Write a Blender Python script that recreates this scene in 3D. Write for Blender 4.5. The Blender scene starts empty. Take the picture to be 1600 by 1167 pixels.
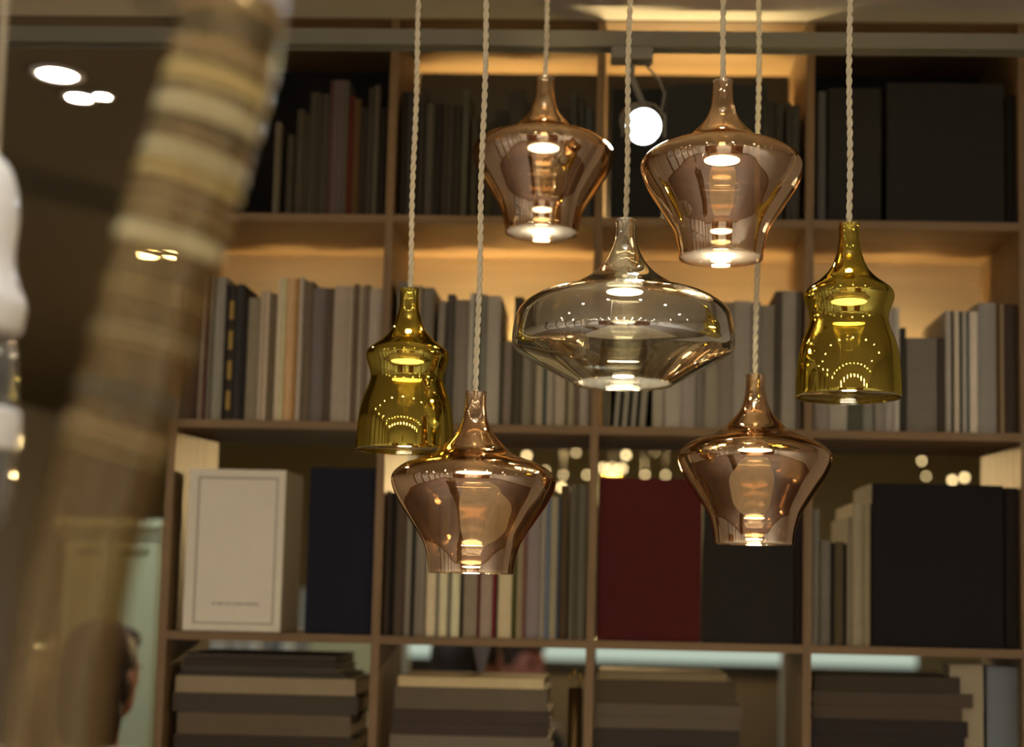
import bpy, bmesh, math, random
from mathutils import Vector, Matrix
random.seed(7)
PI = math.pi
sc = bpy.context.scene
COL = sc.collection

# ------------------------------------------------------------------ camera
EYE = Vector((0.84704, -2.71800, 1.5))
YAW, PIT, ROL = -0.034608, 0.092207, 0.021456
FPX, PPX, PPY = 2276.96, 888.42, 718.26
fw = Vector((math.sin(YAW)*math.cos(PIT), math.cos(YAW)*math.cos(PIT), math.sin(PIT)))
rt = fw.cross(Vector((0, 0, 1))).normalized(); up = rt.cross(fw)
rt, up = (math.cos(ROL)*rt + math.sin(ROL)*up), (-math.sin(ROL)*rt + math.cos(ROL)*up)
cd = bpy.data.cameras.new('camera'); cam = bpy.data.objects.new('camera', cd); COL.objects.link(cam)
M4 = Matrix.Identity(4)
for i in range(3):
    M4[i][0], M4[i][1], M4[i][2], M4[i][3] = rt[i], up[i], -fw[i], EYE[i]
cam.matrix_world = M4
cd.sensor_width = 36; cd.sensor_fit = 'HORIZONTAL'; cd.lens = FPX/1600*36
cd.shift_x = (800-PPX)/1600; cd.shift_y = (PPY-583.5)/1600
cd.clip_start = 0.05; cd.clip_end = 60
cd.dof.use_dof = True; cd.dof.focus_distance = 2.13; cd.dof.aperture_fstop = 1.8; cd.dof.aperture_blades = 0
sc.camera = cam

# ------------------------------------------------------------------ world, exposure
w = bpy.data.worlds.new('world'); sc.world = w; w.use_nodes = True
w.node_tree.nodes['Background'].inputs[0].default_value = (0.9, 0.8, 0.65, 1)
w.node_tree.nodes['Background'].inputs[1].default_value = 0.02
vs = sc.view_settings
vs.view_transform = 'Standard'; vs.look = 'None'; vs.gamma = 1; vs.exposure = 0; vs.use_curve_mapping = False
cy = sc.cycles
cy.max_bounces = 12; cy.transparent_max_bounces = 24; cy.glossy_bounces = 8
cy.caustics_reflective = False; cy.caustics_refractive = False; cy.sample_clamp_indirect = 25

CEIL, CEILF = 2.618, 2.80          # ceiling over the bookshelf and the hall, ceiling of the showroom before it
ROOM_POWER = 130.0                  # each ceiling downlight, watts
UP_POWER, DOWN_POWER = 1.0, 0.6    # upward and downward light of a pendant
TABLE_POWER = 22.0
CHANDELIER_POWER = 75.0
HALL_POWER = 10.0                  # each ceiling downlight of the hall behind the bookshelf
CAM_D = 2.718

def at(px, py, Y):
    """the point of the plane y = Y that the photograph shows at this pixel"""
    d = fw + rt*((px-PPX)/FPX) - up*((py-PPY)/FPX)
    return EYE + d*((Y-EYE.y)/d.y)

# ------------------------------------------------------------------ materials
def srgb(r, g, b):
    f = lambda c: (c/255/12.92) if c/255 <= .04045 else ((c/255+.055)/1.055)**2.4
    return (f(r), f(g), f(b), 1)

def new_mat(name):
    m = bpy.data.materials.new(name); m.use_nodes = True
    nt = m.node_tree; nt.nodes.clear()
    o = nt.nodes.new('ShaderNodeOutputMaterial')
    return m, nt, o

def pbr(name, col, rough=.6, metal=0, var=0.0, scale=12, bump=0.0, spec=.5):
    m, nt, o = new_mat(name)
    b = nt.nodes.new('ShaderNodeBsdfPrincipled'); nt.links.new(b.outputs[0], o.inputs[0])
    b.inputs['Base Color'].default_value = col; b.inputs['Roughness'].default_value = rough
    b.inputs['Metallic'].default_value = metal; b.inputs['Specular IOR Level'].default_value = spec
    if var or bump:
        tc = nt.nodes.new('ShaderNodeTexCoord'); n = nt.nodes.new('ShaderNodeTexNoise')
        n.inputs['Scale'].default_value = scale; n.inputs['Detail'].default_value = 4
        nt.links.new(tc.outputs['Object'], n.inputs['Vector'])
        if var:
            mx = nt.nodes.new('ShaderNodeMix'); mx.data_type = 'RGBA'
            mx.inputs[6].default_value = tuple(c*(1-var) for c in col[:3])+(1,)
            mx.inputs[7].default_value = tuple(min(1, c*(1+var)) for c in col[:3])+(1,)
            nt.links.new(n.outputs[0], mx.inputs[0]); nt.links.new(mx.outputs[2], b.inputs['Base Color'])
        if bump:
            bp = nt.nodes.new('ShaderNodeBump'); bp.inputs['Strength'].default_value = bump
            nt.links.new(n.outputs[0], bp.inputs['Height']); nt.links.new(bp.outputs[0], b.inputs['Normal'])
    return m

def emit(name, col, s):
    m, nt, o = new_mat(name); e = nt.nodes.new('ShaderNodeEmission')
    e.inputs[0].default_value = col; e.inputs[1].default_value = s; nt.links.new(e.outputs[0], o.inputs[0])
    return m

def wood(name, c1, c2, along, rough=.5):
    """grain running along one axis (0 x, 2 z)"""
    m, nt, o = new_mat(name)
    b = nt.nodes.new('ShaderNodeBsdfPrincipled'); nt.links.new(b.outputs[0], o.inputs[0]); b.inputs['Roughness'].default_value = rough
    tc = nt.nodes.new('ShaderNodeTexCoord'); mp = nt.nodes.new('ShaderNodeMapping'); n = nt.nodes.new('ShaderNodeTexNoise')
    s = [38, 38, 38]; s[along] = 2.2; mp.inputs['Scale'].default_value = s
    nt.links.new(tc.outputs['Object'], mp.inputs['Vector']); nt.links.new(mp.outputs[0], n.inputs['Vector'])
    n.inputs['Scale'].default_value = 1.0; n.inputs['Detail'].default_value = 5; n.inputs['Distortion'].default_value = .6
    r = nt.nodes.new('ShaderNodeValToRGB'); r.color_ramp.elements[0].color = c1; r.color_ramp.elements[1].color = c2
    r.color_ramp.elements[0].position = .35; r.color_ramp.elements[1].position = .68
    nt.links.new(n.outputs[0], r.inputs[0]); nt.links.new(r.outputs[0], b.inputs['Base Color'])
    return m

def coated(name, refl, trans, base, edge=.9, rough=.015):
    """metal coated glass: part mirror, part see-through"""
    m, nt, o = new_mat(name)
    t = nt.nodes.new('ShaderNodeBsdfTransparent'); t.inputs[0].default_value = trans
    g = nt.nodes.new('ShaderNodeBsdfGlossy'); g.inputs[0].default_value = refl; g.inputs[1].default_value = rough
    lw = nt.nodes.new('ShaderNodeLayerWeight'); lw.inputs[0].default_value = .35
    mr = nt.nodes.new('ShaderNodeMapRange'); mr.inputs[3].default_value = base; mr.inputs[4].default_value = edge
    nt.links.new(lw.outputs['Facing'], mr.inputs[0])
    mx = nt.nodes.new('ShaderNodeMixShader'); nt.links.new(mr.outputs[0], mx.inputs[0])
    nt.links.new(t.outputs[0], mx.inputs[1]); nt.links.new(g.outputs[0], mx.inputs[2]); nt.links.new(mx.outputs[0], o.inputs[0])
    return m

def frosted(name, col, clear):
    m, nt, o = new_mat(name)
    t = nt.nodes.new('ShaderNodeBsdfTransparent'); l = nt.nodes.new('ShaderNodeBsdfTranslucent'); l.inputs[0].default_value = col
    mx = nt.nodes.new('ShaderNodeMixShader'); mx.inputs[0].default_value = 1-clear
    nt.links.new(t.outputs[0], mx.inputs[1]); nt.links.new(l.outputs[0], mx.inputs[2]); nt.links.new(mx.outputs[0], o.inputs[0])
    return m

def book_mat(name, rough):
    m, nt, o = new_mat(name)
    b = nt.nodes.new('ShaderNodeBsdfPrincipled'); nt.links.new(b.outputs[0], o.inputs[0]); b.inputs['Roughness'].default_value = rough; b.inputs['Specular IOR Level'].default_value = .2
    oi = nt.nodes.new('ShaderNodeObjectInfo'); tc = nt.nodes.new('ShaderNodeTexCoord'); n = nt.nodes.new('ShaderNodeTexNoise')
    n.inputs['Scale'].default_value = 35; nt.links.new(tc.outputs['Object'], n.inputs['Vector'])
    mr = nt.nodes.new('ShaderNodeMapRange'); mr.inputs[3].default_value = .88; mr.inputs[4].default_value = 1.1
    nt.links.new(n.outputs[0], mr.inputs[0])
    mx = nt.nodes.new('ShaderNodeMix'); mx.data_type = 'RGBA'; mx.blend_type = 'MULTIPLY'; mx.inputs[0].default_value = 1
    nt.links.new(oi.outputs['Color'], mx.inputs[6]); nt.links.new(mr.outputs[0], mx.inputs[7]); nt.links.new(mx.outputs[2], b.inputs['Base Color'])
    return m

M = {}
M['wall'] = pbr('wall_paint', srgb(204, 200, 192), .8, var=.05, scale=3)
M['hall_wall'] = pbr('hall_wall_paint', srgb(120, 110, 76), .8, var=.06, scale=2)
M['ceiling'] = pbr('ceiling_paint', srgb(216, 209, 192), .9, var=.03, scale=2)
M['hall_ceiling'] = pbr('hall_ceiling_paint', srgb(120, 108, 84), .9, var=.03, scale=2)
M['bulkhead'] = pbr('bulkhead_taupe_paint', srgb(214, 206, 186), .8, var=.03, scale=2)
M['floor'] = wood('floor_walnut', srgb(84, 68, 57), srgb(108, 89, 75), 1, .4)
M['trim'] = pbr('trim_paint', srgb(120, 92, 66), .6)
M['wood_h'] = wood('shelf_oak_board', srgb(122, 96, 62), srgb(144, 115, 76), 0)
M['wood_v'] = wood('shelf_oak_upright', srgb(122, 96, 62), srgb(144, 115, 76), 2)
M['wood_b'] = wood('shelf_back_maple', srgb(222, 202, 164), srgb(234, 214, 176), 0, .6)
M['black_panel'] = pbr('black_backing', srgb(26, 23, 20), .8)
M['cover'] = book_mat('book_cover', .7)
M['pages'] = pbr('book_pages', srgb(206, 186, 146), .8, var=.08, scale=90)
M['bronze'] = coated('bronze_coated_glass', srgb(228, 199, 164), srgb(234, 212, 184), .52)
M['gold'] = coated('gold_coated_glass', srgb(200, 180, 80), srgb(196, 176, 90), .7)
M['silver'] = coated('silver_coated_glass', srgb(240, 236, 224), srgb(238, 235, 222), .48)
M['inner'] = coated('clear_inner_glass', (1, 1, 1, 1), (.97, .97, .96, 1), .03, .45)
M['acrylic'] = coated('clear_acrylic', (1, .98, .93, 1), (.97, .96, .94, 1), .03, .35)
M['lens'] = frosted('frosted_lens', (1, .95, .82, 1), .93)
M['puck'] = pbr('brushed_aluminium', (.7, .68, .63, 1), .3, 1)
M['led'] = emit('warm_led', srgb(255, 238, 200), 14)
M['cord'] = pbr('cream_textile_cord', srgb(240, 228, 194), .75, var=.06, scale=260, bump=.25)
M['black'] = pbr('black_plastic', (.012, .012, .013, 1), .18)
M['track'] = pbr('grey_track_paint', srgb(122, 118, 102), .5)
M['spot'] = pbr('spotlight_housing', srgb(128, 124, 112), .45)
M['cool_led'] = emit('cool_white_spot_lens', srgb(225, 244, 255), 30)
M['down'] = emit('downlight_diffuser', srgb(255, 244, 222), 200)
M['bulb'] = emit('warm_bulb', srgb(255, 222, 156), 9)
M['strip'] = emit('pale_light_strip', srgb(206, 222, 200), .75)
M['white_metal'] = pbr('white_metal', srgb(215, 212, 205), .4)
M['brass'] = pbr('brass', srgb(200, 160, 80), .25, 1)

# ------------------------------------------------------------------ mesh helpers
def box(bm, x0, x1, y0, y1, z0, z1, mi=0):
    v = [bm.verts.new((x, y, z)) for x in (x0, x1) for y in (y0, y1) for z in (z0, z1)]
    for q in ((0, 1, 3, 2), (4, 6, 7, 5), (0, 4, 5, 1), (2, 3, 7, 6), (0, 2, 6, 4), (1, 5, 7, 3)):
        f = bm.faces.new([v[i] for i in q]); f.material_index = mi

def lathe(bm, prof, n=48, mi=0, close=False):
    """prof: list of (radius, z)"""
    rings = []
    for r, z in prof:
        if r < 1e-6: rings.append([bm.verts.new((0, 0, z))])
        else: rings.append([bm.verts.new((r*math.cos(2*PI*k/n), r*math.sin(2*PI*k/n), z)) for k in range(n)])
    pairs = list(zip(rings, rings[1:])) + ([(rings[-1], rings[0])] if close else [])
    for a, b in pairs:
        if len(a) == 1 and len(b) == 1: continue
        for k in range(n):
            q = [a[k % len(a)], a[(k+1) % len(a)], b[(k+1) % len(b)], b[k % len(b)]]
            q = list(dict.fromkeys(q))
            f = bm.faces.new(q); f.material_index = mi; f.smooth = True

def tube(bm, pts, rad, n=8, cap=True, mi=0):
    pts = [Vector(p) for p in pts]; rs = rad if isinstance(rad, (list, tuple)) else [rad]*len(pts)
    rings = []; t0 = (pts[1]-pts[0]).normalized()
    a = t0.orthogonal().normalized()
    for i, p in enumerate(pts):
        t = (pts[min(i+1, len(pts)-1)]-pts[max(i-1, 0)]).normalized()
        a = (a - t*a.dot(t)).normalized(); b = t.cross(a)
        rings.append([bm.verts.new(p + rs[i]*(math.cos(2*PI*k/n)*a + math.sin(2*PI*k/n)*b)) for k in range(n)])
    for r0, r1 in zip(rings, rings[1:]):
        for k in range(n):
            f = bm.faces.new((r0[k], r0[(k+1) % n], r1[(k+1) % n], r1[k])); f.smooth = True; f.material_index = mi
    if cap:
        for r, in ((rings[0][::-1],), (rings[-1],)): bm.faces.new(r).material_index = mi

def ball(bm, c, r, seg=12):
    rx, ry, rz = r if isinstance(r, (tuple, list)) else (r, r, r)
    m = Matrix.Translation(c) @ Matrix.Diagonal((rx, ry, rz, 1))
    res = bmesh.ops.create_uvsphere(bm, u_segments=seg*2, v_segments=seg, radius=1, matrix=m)
    for v in res['verts']:
        for f in v.link_faces: f.smooth = True

def obj(name, bm, mats, parent=None, loc=None, bevel=0):
    bmesh.ops.recalc_face_normals(bm, faces=bm.faces)
    me = bpy.data.meshes.new(name); bm.to_mesh(me); bm.free()
    for m in (mats if isinstance(mats, (list, tuple)) else [mats]): me.materials.append(m)
    o = bpy.data.objects.new(name, me); COL.objects.link(o)
    if parent is not None: o.parent = parent
    if loc is not None: o.location = loc
    if bevel:
        b = o.modifiers.new('bevel', 'BEVEL'); b.width = bevel; b.segments = 2; b.limit_method = 'ANGLE'
    return o

def tag(o, label, cat, group=None, kind=None):
    o['label'] = label; o['category'] = cat
    if group: o['group'] = group
    if kind: o['kind'] = kind
    return o

def thing(name, label, cat, loc=(0, 0, 0), rz=0, group=None):
    o = bpy.data.objects.new(name, None); COL.objects.link(o); o.empty_display_size = .05
    o.location = loc; o.rotation_euler = (0, 0, rz)
    return tag(o, label, cat, group)

def struct(name, bm, m, parent=None, label=None):
    o = obj(name, bm, m, parent)
    if parent is None:
        o['kind'] = 'structure'
        if label: o['label'] = label
    return o

def light(name, kind, parent, loc, power, col, size=.02, rot=(0, 0, 0), angle=None, blend=.3):
    d = bpy.data.lights.new(name, kind); d.energy = power; d.color = col
    if kind == 'AREA': d.shape = 'DISK'; d.size = size
    else: d.shadow_soft_size = size
    if angle: d.spot_size = math.radians(angle); d.spot_blend = blend
    o = bpy.data.objects.new(name, d); COL.objects.link(o); o.location = loc; o.rotation_euler = rot
    if parent is not None: o.parent = parent
    return o

def smooth_profile(pts, sub=5):
    """Catmull-Rom through (r, z) points"""
    out = []
    P = [pts[0]]+list(pts)+[pts[-1]]
    for i in range(1, len(P)-2):
        p0, p1, p2, p3 = (Vector(P[k]) for k in (i-1, i, i+1, i+2))
        for s in range(sub):
            t = s/sub
            v = .5*((2*p1)+(p2-p0)*t+(2*p0-5*p1+4*p2-p3)*t*t+(3*p1-p0-3*p2+p3)*t**3)
            out.append((max(v.x, .0005), v.y))
    out.append(tuple(pts[-1])); return out

# ------------------------------------------------------------------ room shell
X0, X1, Y0, Y1 = -2.9, 4.1, -5.6, 7.2
T = .1
bm = bmesh.new(); box(bm, X0-T, X1+T, Y0-T, Y1+T, -.1, 0); struct('floor', bm, M['floor'])
YB = -.26                          # front of the bulkhead over the bookshelf
bm = bmesh.new(); box(bm, X0-T, X1+T, Y0-T, YB, CEILF, CEILF+.1); struct('ceiling', bm, M['ceiling'])
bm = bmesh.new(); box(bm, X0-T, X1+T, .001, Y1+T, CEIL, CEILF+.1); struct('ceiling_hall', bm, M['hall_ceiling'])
bm = bmesh.new(); box(bm, X0, X1, YB, -.0005, 2.6035, CEILF+.1); struct('bulkhead_ceiling', bm, M['bulkhead'])
bm = bmesh.new(); box(bm, X0-T, X0, Y0, Y1, 0, CEILF); struct('wall_left', bm, M['wall'])
bm = bmesh.new(); box(bm, X1, X1+T, Y0, Y1, 0, CEILF); struct('wall_right', bm, M['wall'])
bm = bmesh.new(); box(bm, X0, X1, Y0-T, Y0, 0, CEILF); struct('wall_back', bm, M['wall'])
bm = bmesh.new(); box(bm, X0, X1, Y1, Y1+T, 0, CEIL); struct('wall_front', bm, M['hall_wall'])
# short return wall that closes the side of the bookshelf towards the right-hand wall
bm = bmesh.new(); box(bm, 1.62, X1, .05, .25, 0, CEIL-.0005); struct('wall_partition', bm, M['wall'])
for nm, a in (('baseboard_back', (X0, X1, Y0, Y0+.015)), ('baseboard_left', (X0, X0+.015, Y0+.02, Y1)), ('baseboard_right', (X1-.015, X1, Y0+.02, .04))):
    bm = bmesh.new(); box(bm, *a, 0, .11); struct(nm, bm, M['trim'])
# pilaster strips on the left wall and panelling of the back wall (both only mirrored in the lamps)
k = 0
for y in (-4.6, -3.7, -2.8, -1.9, -1.0):
    k += 1; bm = bmesh.new(); box(bm, X0, X0+.03, y-.09, y+.09, .12, CEILF); struct('trim_%d' % k, bm, M['trim'])
for x in (.1, .85, 1.6):
    k += 1; bm = bmesh.new(); box(bm, x-.012, x+.012, Y0, Y0+.012, .12, CEILF); struct('trim_%d' % k, bm, M['trim'])
brown = pbr('brown_door_lacquer', srgb(84, 48, 30), .35, var=.1, scale=5)
for k, x in ((1, -.75), (2, 2.45)):
    bm = bmesh.new(); box(bm, x-.75, x+.75, Y0, Y0+.05, .0, 2.5); d = struct('door_%d' % k, bm, brown)
    for z in (.25, 1.2):
        bm = bmesh.new(); box(bm, x-.6, x+.6, Y0+.05, Y0+.065, z, z+.8); struct('door_panel', bm, brown, d)
    bm = bmesh.new(); ball(bm, (x+.67, Y0+.09, 1.02), .03); struct('door_knob', bm, M['brass'], d)

# ceiling downlights (the rows of dots mirrored in the shades)
ring = bmesh.new(); lathe(ring, [(.038, 0), (.055, 0), (.055, -.006), (.038, -.006)], 20, close=True)
disc = bmesh.new(); lathe(disc, [(0, -.003), (.037, -.003), (.037, -.001), (0, -.001)], 20)
def ring_mesh():
    me = bpy.data.meshes.new('ring'); ring.to_mesh(me); me.materials.append(M['white_metal']); return me
def disc_mesh():
    me = bpy.data.meshes.new('diffuser'); disc.to_mesh(me); me.materials.append(M['down']); return me
RING, DISC = ring_mesh(), disc_mesh(); ring.free(); disc.free()
def downlight(x, y, power, label, group=None, s=1.0, angle=100, col=(.88, .96, 1.1), zc=CEIL):
    t = thing('ceiling_downlight', label, 'downlight', (x, y, zc), 0, group)
    for nm, me in (('ring', RING), ('diffuser', DISC)):
        o = bpy.data.objects.new(nm, me); COL.objects.link(o); o.parent = t; o.scale = (s, s, 1)
    light('downlight_beam', 'SPOT', t, (0, 0, -.02), power, col, .035, angle=angle, blend=.6)
    return t
for y, n in ((-3.9, 13), (-5.0, 11)):
    for i in range(n):
        downlight(-2.0+i*5.7/(n-1), y, ROOM_POWER*7/n, 'recessed ceiling downlight behind the camera, mirrored in the glass shades', 'ceiling downlights mirrored in the shades', .7 if y > -4.5 else 1.3, zc=CEILF)
for x in (-2.1, 3.3):
    for y in (-2.9,):
        downlight(x, y, ROOM_POWER, 'recessed ceiling downlight behind the camera, mirrored in the glass shades', 'ceiling downlights mirrored in the shades', zc=CEILF)

for i in range(8):
    downlight(-1.75+i*.74, -1.75, TABLE_POWER, 'small ceiling downlight of the row over the table, mirrored as a dot in the shades', 'ceiling downlights over the table', .7, 62, zc=CEILF)
for y in (-1.4, -2.2, -3.1, -4.3):
    downlight(-2.45, y, ROOM_POWER*.5, 'ceiling downlight added to brighten the picture wall, mirrored in the glass shades', 'ceiling downlights added along the picture wall', .8, 75, zc=CEILF)  # extra lamps added to brighten the side wall
# framed pictures on the left wall
for i, y in enumerate((-4.15, -3.25, -2.35, -1.45)):
    t = thing('framed_picture', ['small dark framed picture nearest the back wall', 'second dark framed picture along the side wall', 'third dark framed picture along the side wall', 'dark framed picture on the side wall next to the bookshelf'][i], 'picture', (X0, y, 1.75), 0, 'pictures on the side wall')
    bm = bmesh.new(); box(bm, 0, .03, -.2, .2, -.27, .27); obj('frame', bm, M['black'], t)
    bm = bmesh.new(); box(bm, .03, .034, -.13, .13, -.19, .19); obj('picture_mount', bm, M['white_metal'], t)
    bm = bmesh.new(); box(bm, .034, .037, -.07, .07, -.11, .1); obj('print', bm, pbr('print', srgb(70, 58, 46), .6, var=.5, scale=14), t)

# ------------------------------------------------------------------ bookshelf
P, PZ, DEP, TH = .40, .39971, .2966, .0155
ZS = [2.6085, 2.2082, 1.8085, 1.4088, 1.0091, .6094, .2097]     # board mid heights from the ceiling down
shelf = thing('bookshelf', 'tall oak bookshelf wall of four bays filled with books behind the hanging lamps', 'bookshelf', (0, 0, 0))
for i in range(5):
    bm = bmesh.new(); box(bm, i*P-TH/2, i*P+TH/2, 0, DEP, 0.002, 2.6163); obj('upright', bm, M['wood_v'], shelf)
for j, z in enumerate(ZS):
    for i in range(4):
        bm = bmesh.new(); box(bm, i*P+TH/2, (i+1)*P-TH/2, .0015, DEP, z-TH/2, z+TH/2); obj('shelf_board', bm, M['wood_h'], shelf)
for j, mt in ((0, 'black_panel'), (1, 'wood_b'), (4, 'wood_b'), (5, 'wood_b')):
    for i in range(4):
        bm = bmesh.new(); box(bm, i*P+TH/2, (i+1)*P-TH/2, DEP-.008, DEP-.001, ZS[j+1]+TH/2, ZS[j]-TH/2); obj('back_panel', bm, M[mt], shelf)

# warm light bars lying behind the books of the two upper rows
NICHE = emit('warm_bar_diffuser', srgb(255, 226, 166), 440)
for row, bay, k in ((1, 1, 1.0), (1, 2, 1.0), (2, 1, 1.0), (2, 2, 1.0), (2, 0, .4), (2, 3, .4)):
    z = ZS[row]+TH/2
    t = thing('light_bar', 'slim warm light bar lying behind the books in the %s row of the %s bay' % (('top', 'second')[row-1], ('first', 'second', 'third', 'fourth')[bay]), 'light bar', ((bay+.5)*P+(.075 if (row, bay) == (2, 2) else 0), .2622, z+.0002), 0, 'light bars behind the books')
    hl = .1 if (row, bay) == (2, 2) else .17*k
    bm = bmesh.new(); box(bm, -hl, hl, -.008, .008, 0, .006); obj('channel', bm, M['puck'], t)
    bm = bmesh.new(); box(bm, -hl+.002, hl-.002, -.006, .006, .006, .008); obj('diffuser', bm, NICHE, t)

# ------------------------------------------------------------------ books
def shade(c, k):
    l = srgb(*c); return tuple(min(.9, v*k) for v in l[:3])+(1,)

ORD = 'first second third fourth fifth sixth seventh eighth ninth tenth eleventh twelfth thirteenth fourteenth fifteenth sixteenth seventeenth eighteenth nineteenth twentieth'.split()
ORD += ['twenty-'+o for o in ORD[:9]] + ['thirtieth']
ROWN = {1: 'top', 2: 'second', 3: 'third', 4: 'fourth'}
BAYN = ['first', 'second', 'third', 'fourth']

def colour_word(c):
    r, g, b = c; m = (r+g+b)/3; s = max(c)-min(c)
    if b > r+6: return 'blue-grey'
    if r > 1.8*g and m < 80: return 'dark red'
    if g >= r and g > b+8: return 'dark green' if m < 60 else 'olive'
    if m < 30: return 'black'
    if s > 28: return ('dark brown' if m < 55 else 'tan') if r-b < 60 or m > 60 else 'brown'
    if m < 50: return 'charcoal'
    if m < 72: return 'dark grey'
    if m < 95: return 'grey'
    if m < 115: return 'light grey'
    return 'cream'

def book_mesh(wd, hh, dp, square=False):
    """cover bmesh and page-block bmesh; spine at y=0, boards along y, base z=0, centred in x"""
    b = min(.003, wd*.22); h = wd/2; n = 5
    bm = bmesh.new()
    # outline of the case in plan: rounded spine, two boards
    out, inn = [], []
    bul = 0 if square else min(.003, wd*.18)
    for k in range(n):
        a = k/(n-1); x = -h+a*wd; out.append((x, bul*(1-math.sin(PI*a)))); inn.append((-h+b+a*(wd-2*b), b+bul*(1-math.sin(PI*a))))
    o_pts = [(-h, dp)]+out+[(h, dp)]; i_pts = [(-h+b, dp)]+inn+[(h-b, dp)]
    V = {}
    for z, t in ((0, 0), (hh, 1)):
        V[t] = ([bm.verts.new((x, y, z)) for x, y in o_pts], [bm.verts.new((x, y, z)) for x, y in i_pts])
    N = len(o_pts)
    for k in range(N-1):
        for q in (0, 1):
            bm.faces.new((V[0][q][k], V[0][q][k+1], V[1][q][k+1], V[1][q][k]))
        for t in (0, 1):
            bm.faces.new((V[t][0][k], V[t][0][k+1], V[t][1][k+1], V[t][1][k]))
    for k in (0, N-1):
        bm.faces.new((V[0][0][k], V[0][1][k], V[1][1][k], V[1][0][k]))
    pg = bmesh.new(); box(pg, -h+b+.0001, h-b-.0001, b+bul+.0005, dp-.004, .003, hh-.003)
    return bm, pg

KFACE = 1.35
KROW = {1: 2.2, 2: 4.2, 3: 2.5, 4: 1.4}      # cover albedo per photographed tone: the row gain makes up in colour for each row's light
RECESS = .012

def add_book(row, bay, n, px0, px1, ytop, col, lean=0, dp=None, recess=None, label=None, name='book', cat='book'):
    rec = RECESS if recess is None else recess
    zb = ZS[row]+TH/2
    base = {1: 336, 2: 658, 3: 992}[row]+ (px0-280)*.0165
    a, b = at(px0, base, rec), at(px1, base, rec); t = at((px0+px1)/2, ytop, rec)
    x0 = max(a.x, bay*P+TH/2+.0006); x1 = min(b.x, (bay+1)*P-TH/2-.0006)
    wd = max(.003, x1-x0-.0006); hh = min(t.z-zb, ZS[row-1]-TH/2-zb-.004)
    dp = dp or random.uniform(.19, .24)
    cb, pb = book_mesh(wd, hh, dp)
    wdw = 'slim' if wd < .0125 else ('thick' if wd > .022 else 'medium')
    o = obj(name, cb, M['cover'], None, ((x0+x1)/2, rec, zb+.0003))
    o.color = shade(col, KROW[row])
    lab = label or '%s %s book, %s from the left in the %s row of the %s bay' % (wdw, colour_word(col), ORD[n], ROWN[row], BAYN[bay])
    tag(o, lab, cat, 'books on the %s row of the bookshelf' % ROWN[row])
    obj('page_block', pb, M['pages'], o)
    if lean:
        o.rotation_euler = (0, lean, 0)
        o.location.z += abs(math.sin(lean))*wd/2+.0004
    return o

B = {}
B[1, 0] = [(424,434,191,(75,68,55)),(444,455,211,(48,42,32)),(458,470,171,(52,47,36)),(470.5,478,178,(48,42,32)),(478,490,144,(50,46,36)),(490,497,146,(45,40,32)),(497,509,147,(48,45,36)),(509,514,126,(60,40,35)),(514,524,125,(70,60,58)),(524,533,125,(66,58,55)),(533,538.5,126,(62,60,50)),(538.5,547,149,(60,22,15)),(547,558,154,(62,45,25)),(558,570,167,(35,30,25)),(570,578,137,(48,44,36)),(579,587,133,(62,58,48)),(588,600,167,(24,19,16))]
B[1, 1] = [(623,632,143,(30,26,22)),(632.5,642,142,(44,42,36)),(643,649,150,(30,28,24)),(650,659,143,(40,36,30)),(661,674,161,(58,54,46)),(674.5,687,163,(28,25,22)),(688,698,162,(42,36,28)),(698,704,162,(50,46,38)),(705,717,166,(36,33,25)),(718,728,140,(60,58,48)),(733,743,183,(48,44,34)),(744,755,190,(30,28,24)),(756,768,185,(44,42,30)),(769,790,172,(34,32,28)),(791,816,141,(45,42,36)),(818,844,160,(40,36,30)),(846,874,168,(38,36,32)),(876,888,172,(40,38,33)),(888.5,898,146,(50,48,42)),(902,910,159,(45,45,42)),(911,926,171,(48,50,50))]
B[1, 2] = [(1198,1210,158,(40,38,33)),(1211,1223,163,(44,43,37)),(1228,1235.5,160,(46,45,40)),(1236,1249,164,(48,46,40))]
B[1, 3] = [(1277,1290,143,(64,64,60))]
B[2, 0] = [(281,305,436,(35,25,18)),(306,314.5,431,(70,62,52)),(315,318,432,(50,20,15)),(318.5,327,431,(62,58,48)),(327.5,344,432,(82,80,70)),(344.5,349,444,(25,22,20)),(349.5,361,446,(30,27,22)),(361.5,373,444,(30,29,28)),(373.5,380,467,(22,20,18)),(380.5,399,465,(78,72,58)),(399.5,407,455,(105,95,80)),(407.5,414,453,(112,102,86)),(414.5,425,459,(60,52,38)),(425.5,435,435,(120,112,92)),(435.3,439,435,(140,125,95)),(439.5,454,435,(120,98,70)),(454.3,459,435,(100,75,40)),(459.5,467,433,(105,98,86)),(467.5,482,440,(62,54,42)),(482.5,502,449,(65,60,56)),(502.5,514,450,(50,42,34)),(514.5,541,447,(96,88,76)),(541.3,545,448,(110,102,88)),(545.5,554,444,(60,50,38)),(554.5,562,447,(92,84,72)),(562.5,570,445,(70,60,50)),(570.5,592,451,(100,93,82)),]
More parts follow.
